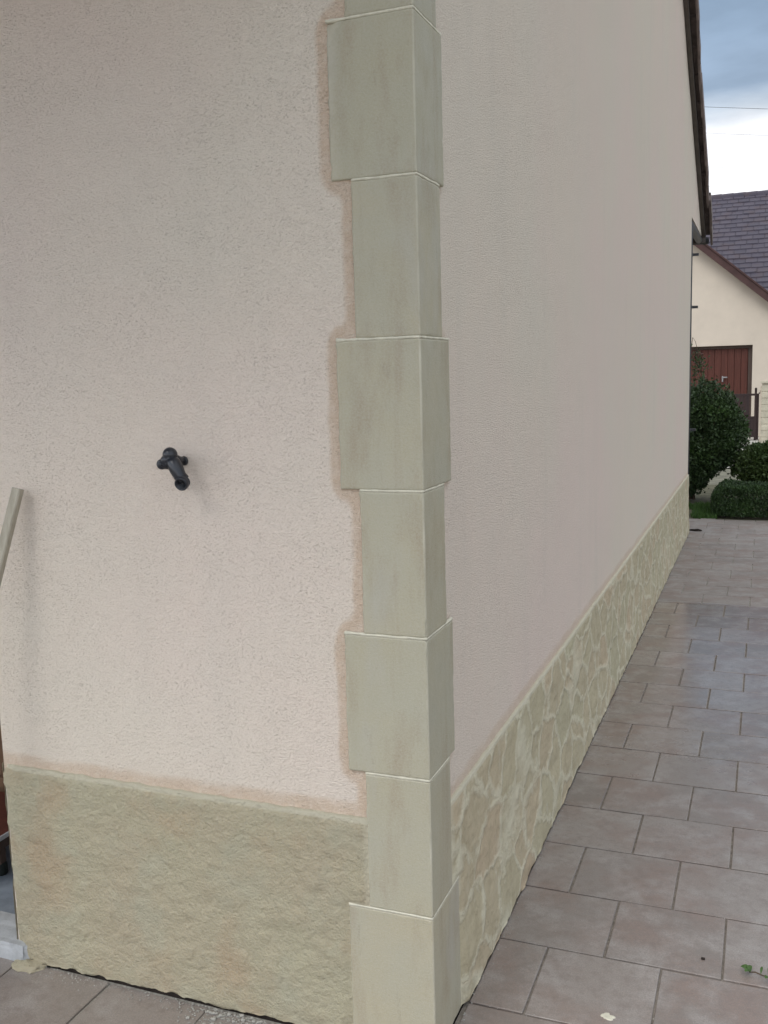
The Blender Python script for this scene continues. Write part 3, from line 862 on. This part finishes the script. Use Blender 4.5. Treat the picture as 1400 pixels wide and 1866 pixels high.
# ---------------------------------------------------------------- garden
def leaves(g, pts, q, L, W, up=.4, cen=None):
    for p in pts:
        p = Vector(p)
        out = (p-cen).normalized() if cen is not None else Vector((0, 0, 1))
        d = (out*.7+Vector((q.gauss(0, .6), q.gauss(0, .6), q.gauss(up, .5)))).normalized()
        s = d.cross(Vector((q.gauss(0, 1), q.gauss(0, 1), q.gauss(0, 1)))).normalized()
        l = L*q.uniform(.6, 1.3); w = W*q.uniform(.7, 1.2)
        n = d.cross(s)*w*.5
        g.add([p, p+d*l*.45-s*w+n, p+d*l, p+d*l*.45+s*w+n], [(0, 1, 2), (0, 2, 3)])
def shrub(name, label, center, R, count, mat, L, W, seed, zmin=.04, lobes=9, shape=None, stems=5, group=None):
    q = random.Random(seed); cen = Vector(center)
    t = thing(name, label, 'shrub', (center[0], center[1], 0), group)
    pts = []
    while len(pts) < count:
        v = Vector((q.gauss(0, 1), q.gauss(0, 1), q.gauss(0, 1))).normalized()
        k = 1+.13*fbm(v.x*2.3+seed, v.y*2.3, v.z*2.3, 3)+.10*fbm(v.x*6+seed, v.y*6, v.z*6, 2)
        rad = k*(1-.62*q.random()**1.7)
        if q.random() < .05: rad *= 1.05+.06*q.random()
        dens = fbm(v.x*4, v.y*4+seed, v.z*4, 2)
        if dens < -.30 and q.random() < .5 and rad > .8: continue
        p = Vector((v.x*R[0]*rad, v.y*R[1]*rad, v.z*R[2]*rad))
        if shape: p = shape(p, R)
        p += cen
        if p.z < zmin: continue
        pts.append(p)
    g = Geo(); leaves(g, pts, q, L, W, .3, cen); g.out('foliage', mat, t)
    # dark twiggy core keeps the far side from showing through everywhere
    g = Geo()
    for i in range(stems*4):
        b = Vector((center[0]-(.16 if shape else 0)+q.uniform(-.05, .05), center[1]+q.uniform(-.05, .05), 0))
        e = cen+Vector((q.uniform(-.75, .75)*R[0], q.uniform(-.75, .75)*R[1], q.uniform(-.3, .75)*R[2]))
        m = b.lerp(e, .45)+Vector((q.uniform(-.05, .05), q.uniform(-.05, .05), .05))
        g.tube([b, m, e], [.014, .009, .004], 5)
    g.out('stems', M_stem, t)
    return t
SK = [0]
def taper(p, R):
    SK[0] += 1
    if SK[0] % 5 == 0: return Vector((p.x*.72-.25, p.y*.6-.1, p.z*.44-.40))
    k = p.z/R[2]
    if k < 0:
        f = 1+.20*k; p = Vector((p.x*f-.40*k*k, p.y*f, p.z))
    return p
shrub('round_shrub', 'large rounded dark green shrub just beyond the far house corner', (.0, 10.45, .74), (.455, .52, .66), 30000, M_leafA, .040, .015, 3, .03, shape=taper, stems=2)
shrub('spreading_bush', 'mid-height green bush between the large round shrub and the low hedge', (.84, 10.35, .42), (.50, .45, .29), 15000, M_leafB, .045, .015, 8, .12)
def hedge():
    q = random.Random(21)
    t = thing('low_hedge', 'low clipped dark green hedge along the far end of the paved path', 'hedge', (1.2, 9.15, 0))
    pts = []
    x0, x1, y0, y1, zt = .17, 2.6, 8.93, 9.55, .315
    while len(pts) < 30000:
        f = q.random()
        x = x0+(x1-x0)*q.random()**1.5; y = q.uniform(y0, y1); z = q.uniform(.0, zt)
        if f < .5: z = zt-abs(q.gauss(0, .03))
        elif f < .88: y = y0+abs(q.gauss(0, .035))
        else: x = x0+abs(q.gauss(0, .03))
        n = fbm(x*5, y*5, z*5, 3)
        z += .030*n if z > .2 else 0; y += .03*n
        e = 1-max(0, (x0+.12-x)/.12)
        if z > .20 and e < 1: z -= .10*(1-e)**2
        if y < y0+.06 and z > zt-.05: z -= .03*(1-(y-y0)/.06)
        pts.append(Vector((x, y, max(.008, z))))
    g = Geo(); leaves(g, pts, q, .032, .011, .5); g.out('foliage', M_leafC, t)
    g = Geo()
    for i in range(60):
        x = q.uniform(x0+.1, x1-.1); y = q.uniform(y0+.15, y1-.1)
        g.tube([(x, y, -.02), (x+q.uniform(-.05, .05), y, .15), (x+q.uniform(-.1, .1), y+q.uniform(-.1, .1), .26)], [.01, .008, .004], 5)
    g.out('stems', M_stem, t)
hedge()
g = Geo(); g.add([(-4, 8.80, -.016), (12, 8.80, -.016), (12, 12.2, -.016), (-4, 12.2, -.016)], [(0, 1, 2, 3)])
structure(g.out('flower_bed', m_plain('bed_soil', (.10, .095, .06), .95, .3, 9, .01)))
def grass():
    q = random.Random(17); g = Geo()
    for i in range(9000):
        x = q.uniform(-.75, .22); y = q.uniform(8.85, 9.9)
        if fbm(x*3, y*3, 1, 2) < -.3: continue
        h = q.uniform(.02, .065); a = q.uniform(0, 6.283); w = .0028
        dx, dy = math.cos(a)*w, math.sin(a)*w; lx, ly = q.gauss(0, .3)*h, q.gauss(0, .3)*h
        g.add([(x-dx, y-dy, -.012), (x+dx, y+dy, -.012), (x+lx*.5+dx*.6, y+ly*.5+dy*.6, h*.6), (x+lx, y+ly, h)], [(0, 1, 2), (0, 2, 3)])
    tag(g.out('grass', M_grass), 'patch of short green grass between the path end and the shrubs', 'grass', kind='stuff')
grass()
def climber():
    t = thing('flowering_branch', 'thin arching branch with pale pink blooms in front of the red garage door', 'plant', (-.12, 8.35, 0))
    g = Geo(); q = random.Random(6)
    main = [(-.12, 8.35, -.02), (-.10, 8.33, .8), (-.06, 8.30, 1.55), (-.015, 8.30, 1.90), (.010, 8.30, 1.86), (.035, 8.30, 1.77), (.06, 8.3, 1.69)]
    g.tube(main, [.012, .010, .006, .003, .0025, .0025, .002], 6)
    ends = []
    for i in range(22):
        b = Vector(main[5]) if i % 2 else Vector((-.02, 8.3, 1.68)); e = Vector((q.uniform(-.03, .13), 8.3+q.uniform(-.12, .12), q.uniform(1.50, 1.74)))
        g.tube([b, b.lerp(e, .5)+Vector((0, 0, .02)), e], [.0022, .0018, .0012], 5); ends.append(e)
    g.out('stem', M_stem, t)
    for e in ends[:16]:
        g = Geo(); c = e+Vector((q.gauss(0, .005), q.gauss(0, .005), q.gauss(0, .005)))
        for k in range(5):
            a = q.uniform(0, 6.28)
            d = Vector((math.cos(a), math.sin(a), q.uniform(-.3, .6))).normalized(); s = d.cross(Vector((0, .5, 1))).normalized()
            g.add([c, c+d*.007-s*.006, c+d*.013, c+d*.007+s*.006], [(0, 1, 2), (0, 2, 3)])
        g.out('bloom', M_petal, t)
    g = Geo(); pts = []
    for e in ends:
        for k in range(9): pts.append(e+Vector((q.gauss(-.02, .03), q.gauss(0, .04), q.gauss(-.03, .05))))
    leaves(g, pts, q, .030, .010); g.out('leaves', M_leafA, t)
climber()

# ---------------------------------------------------------------- neighbour's house, gate, pillar, wires
def neighbour():
    t = thing('neighbour_house', 'cream neighbour house with plum tiled roof, maroon bargeboard and red-brown garage door', 'house', (0, 22, 0))
    A = (-.646, 4.16); B = (.668, 3.045); sl = (A[1]-B[1])/(B[0]-A[0])
    ax = -3.3; az = A[1]+sl*(A[0]-ax); rx = 2.9; rz = az-sl*(rx-ax); lx = 2*ax-rx
    dx0, dx1, dz1 = -3.5, .367, 2.098
    g = Geo()
    g.poly([(lx+.3, 22, 0), (dx0, 22, 0), (dx0, 22, dz1), (dx1, 22, dz1), (dx1, 22, 0), (rx-.3, 22, 0), (rx-.3, 22, rz+.255), (ax, 22, az), (lx+.3, 22, rz+.255)], (0, .25, 0))
    g.box((lx+.3, 22.25, 0), (lx+.5, 24.5, rz)); g.box((rx-.5, 22.25, 0), (rx-.3, 24.5, rz)); g.box((-14, 24.5, 0), (9, 24.7, 3.1))
    g.box((-14, 24.7, 0), (-13.8, 36, 3.1)); g.box((8.8, 24.7, 0), (9, 36, 3.1))
    g.out('wall', M_neigh, t)
    # garage door
    g = Geo(); g.box((dx0, 22.16, .0), (dx1-.09, 22.20, dz1-.07))
    n = 26; w = (dx1-.10-dx0)/n
    for k in range(n): g.box((dx0+k*w+.004, 22.135, .03), (dx0+(k+1)*w-.004, 22.16, dz1-.08), bev=.006)
    gd = g.out('garage_door', M_gdoor, t)
    g = Geo(); g.box((-.29, 22.10, 1.27), (-.26, 22.135, 1.40), bev=.004); g.box((-.29, 22.075, 1.36), (-.17, 22.10, 1.385), bev=.004); g.out('handle', m_plain('steel', (.4, .4, .4), .4, .1, 9, 0, .5, 1), gd)
    g = Geo(); g.box((dx1-.09, 22.12, 0), (dx1, 22.22, dz1)); g.box((dx0, 22.12, dz1-.07), (dx1-.09, 22.22, dz1)); g.out('door_frame', M_gframe, t)
    # wing roof + bargeboards
    g = Geo()
    for (x0, x1) in ((ax, rx), (ax, lx)):
        g.poly([(x0, 21.72, az+.10), (x1, 21.72, rz+.10), (x1, 21.72, rz+.19), (x0, 21.72, az+.19)], (0, 5.2, 0))
    g.out('wing_roof', M_tileN, t)
    g = Geo()
    for (x0, x1) in ((ax, rx+.05), (ax, lx-.05)):
        z1 = az-sl*abs(x1-ax)
        g.poly([(x0, 21.68, az-.03), (x1, 21.68, z1-.03), (x1, 21.68, z1+.155), (x0, 21.68, az+.155)], (0, .035, 0))
        g.poly([(x0, 21.65, az+.160), (x1, 21.65, z1+.160), (x1, 21.65, z1+.205), (x0, 21.65, az+.205)], (0, .10, 0))
        g.poly([(x0, 21.716, az+.02), (x1, 21.716, z1+.02), (x1, 21.716, z1+.05), (x0, 21.716, az+.05)], (0, .28, 0))
    g.out('bargeboard', M_maroon, t)
    # main roof with real tile courses
    g = Geo(); q = random.Random(12)
    y0, z0, y1, z1 = 23.9, 2.95, 30.2, 6.72
    nc = 25
    for k in range(nc):
        ya, yb = y0+(y1-y0)*k/nc, y0+(y1-y0)*(k+1.15)/nc; za, zb = z0+(z1-z0)*k/nc, z0+(z1-z0)*(k+1.15)/nc
        x = -8.0+(k % 2)*.15
        while x < 5.0:
            w = .29; j = q.uniform(-.008, .008); lz = q.uniform(-.006, .008)
            g.add([(x, ya+j, za+.045+lz), (x+w, ya+j, za+.045+lz), (x+w, yb, zb+.012+lz*.3), (x, yb, zb+.012+lz*.3), (x, ya+j, za+.012+lz), (x+w, ya+j, za+.012+lz), (x, yb, zb), (x+w, yb, zb)],
                  [(0, 1, 2, 3), (4, 5, 1, 0), (4, 0, 3, 6), (5, 7, 2, 1)])
            x += .305
    g.poly([(-14, y0, z0-.05), (-14, y1, z1-.05), (-14, y1, z1), (-14, y0, z0)], (23.2, 0, 0))
    g.poly([(-14, y1, z1-.05), (-14, 36.5, 2.9), (-14, 36.5, 2.95), (-14, y1, z1)], (23.2, 0, 0))
    rf = g.out('roof', M_tileN, t)
    g = Geo(); x = -14
    while x < 9: g.tube([(x, y1, z1-.03), (x+.36, y1, z1-.005)], [.13, .115], 10); x += .34
    g.out('ridge_tiles', M_tileN, rf)
neighbour()
def gate():
    t = thing('garden_gate', 'dark wooden gate with round-topped post and open slot, left of the stone pillar', 'gate', (.25, 20, 0))
    g = Geo()
    g.box((.455, 19.97, .055), (.502, 20.03, 1.14), bev=.004)
    g.tube([(.4785, 19.97, 1.14), (.4785, 20.03, 1.14)], .0235, 16)
    g.out('post', M_gatew, t)
    g = Geo()
    for k in range(9):
        x = -.42+k*.098
        g.box((x, 19.985, .125), (x+.092, 20.015, .55), bev=.003)
        if k < 8: g.box((x, 19.985, .5505), (x+.094, 20.015, .994), bev=.003)
    g.box((.502, 19.985, .07), (.545, 20.015, 1.04), bev=.003)
    g.out('panel', M_gatew, t)
    g = Geo(); g.box((-.44, 19.98, .995), (.456, 20.02, 1.04), bev=.003); g.box((-.44, 19.98, .52), (.456, 20.02, .562), bev=.003)
    g.out('rail', M_gatew, t)
    g = Geo(); g.box((.535, 19.985, 1.03), (.56, 20.01, 1.06), bev=.002); g.box((.555, 19.985, 1.045), (.572, 20.01, 1.105), bev=.002); g.out('latch', M_gatew, t)
gate()
def pillar():
    t = thing('stone_pillar', 'pale coursed stone gate pillar with flat cap at the right edge', 'pillar', (.80, 20, 0))
    q = random.Random(8); z = 0; g = Geo()
    while z < 1.23:
        h = .135; 
        if z+h > 1.25: h = 1.25-z
        w = q.uniform(.0, .010)
        if q.random() < .5: g.box((.595-w, 19.80, z+.006), (1.02+w, 20.22, z+h-.006), bev=.008)
        else:
            c = q.uniform(.72, .88); g.box((.595-w, 19.80, z+.006), (c-.005, 20.22, z+h-.006), bev=.008); g.box((c+.005, 19.80+.004, z+.006), (1.02+w, 20.216, z+h-.006), bev=.008)
        z += h
    g.box((.606, 19.812, 0), (1.008, 20.208, 1.25))
    g.out('shaft', M_pillar, t)
    g = Geo(); g.box((.565, 19.77, 1.2505), (1.05, 20.25, 1.30), bev=.008); g.out('cap', M_pillar, t)
    g = Geo()
    # rendered reveal strip beside the pillar
    g.box((.565, 19.9, 0), (.594, 20.1, 1.20)); g.out('reveal', M_neigh, t)
    w = thing('garden_wall', 'low stone garden wall running right from the gate pillar', 'wall', (2.5, 20, 0))
    g = Geo(); 
    for k in range(5):
        x = 1.03
        while x < 6:
            l = q.uniform(.25, .5); g.box((x+.005, 19.86, k*.135+.006), (min(x+l, 6)-.005, 20.14, (k+1)*.135-.006), bev=.008); x += l
    g.out('stonework', M_pillar, w)
    g = Geo(); g.box((1.03, 19.82, .676), (6, 20.18, .73), bev=.006); g.out('coping', M_pillar, w)
    g = Geo(); g.box((-.46, 19.7, -.01), (.56, 20.4, .055), bev=.01); o = g.out('gate_step', M_conc)
    tag(o, 'pale concrete step under the dark garden gate', 'step')
pillar()
def wires():
    zs = [(15.72, 'highest thin overhead wire, alone against the slate cloud'), (14.32, 'second overhead wire from the top, just inside the bright white sky'),
          (12.5, 'third overhead wire from the top, crossing the white sky'), (11.85, 'fourth overhead wire from the top, crossing the white sky'), (11.45, 'lowest overhead wire, nearest the plum roof ridge')]
    for i, (z, lab) in enumerate(zs):
        g = Geo(); pts = []
        for k in range(25):
            x = -30+60*k/24; u = x/30; pts.append((x, 58+u*4, z+1.4*(u*u)-.12*x))
        g.tube(pts, (.011 if i == 0 else .006), 5); o = g.out('overhead_wire', M_zinc)
        tag(o, lab, 'wire', 'overhead wires across the sky')
wires()
clean()
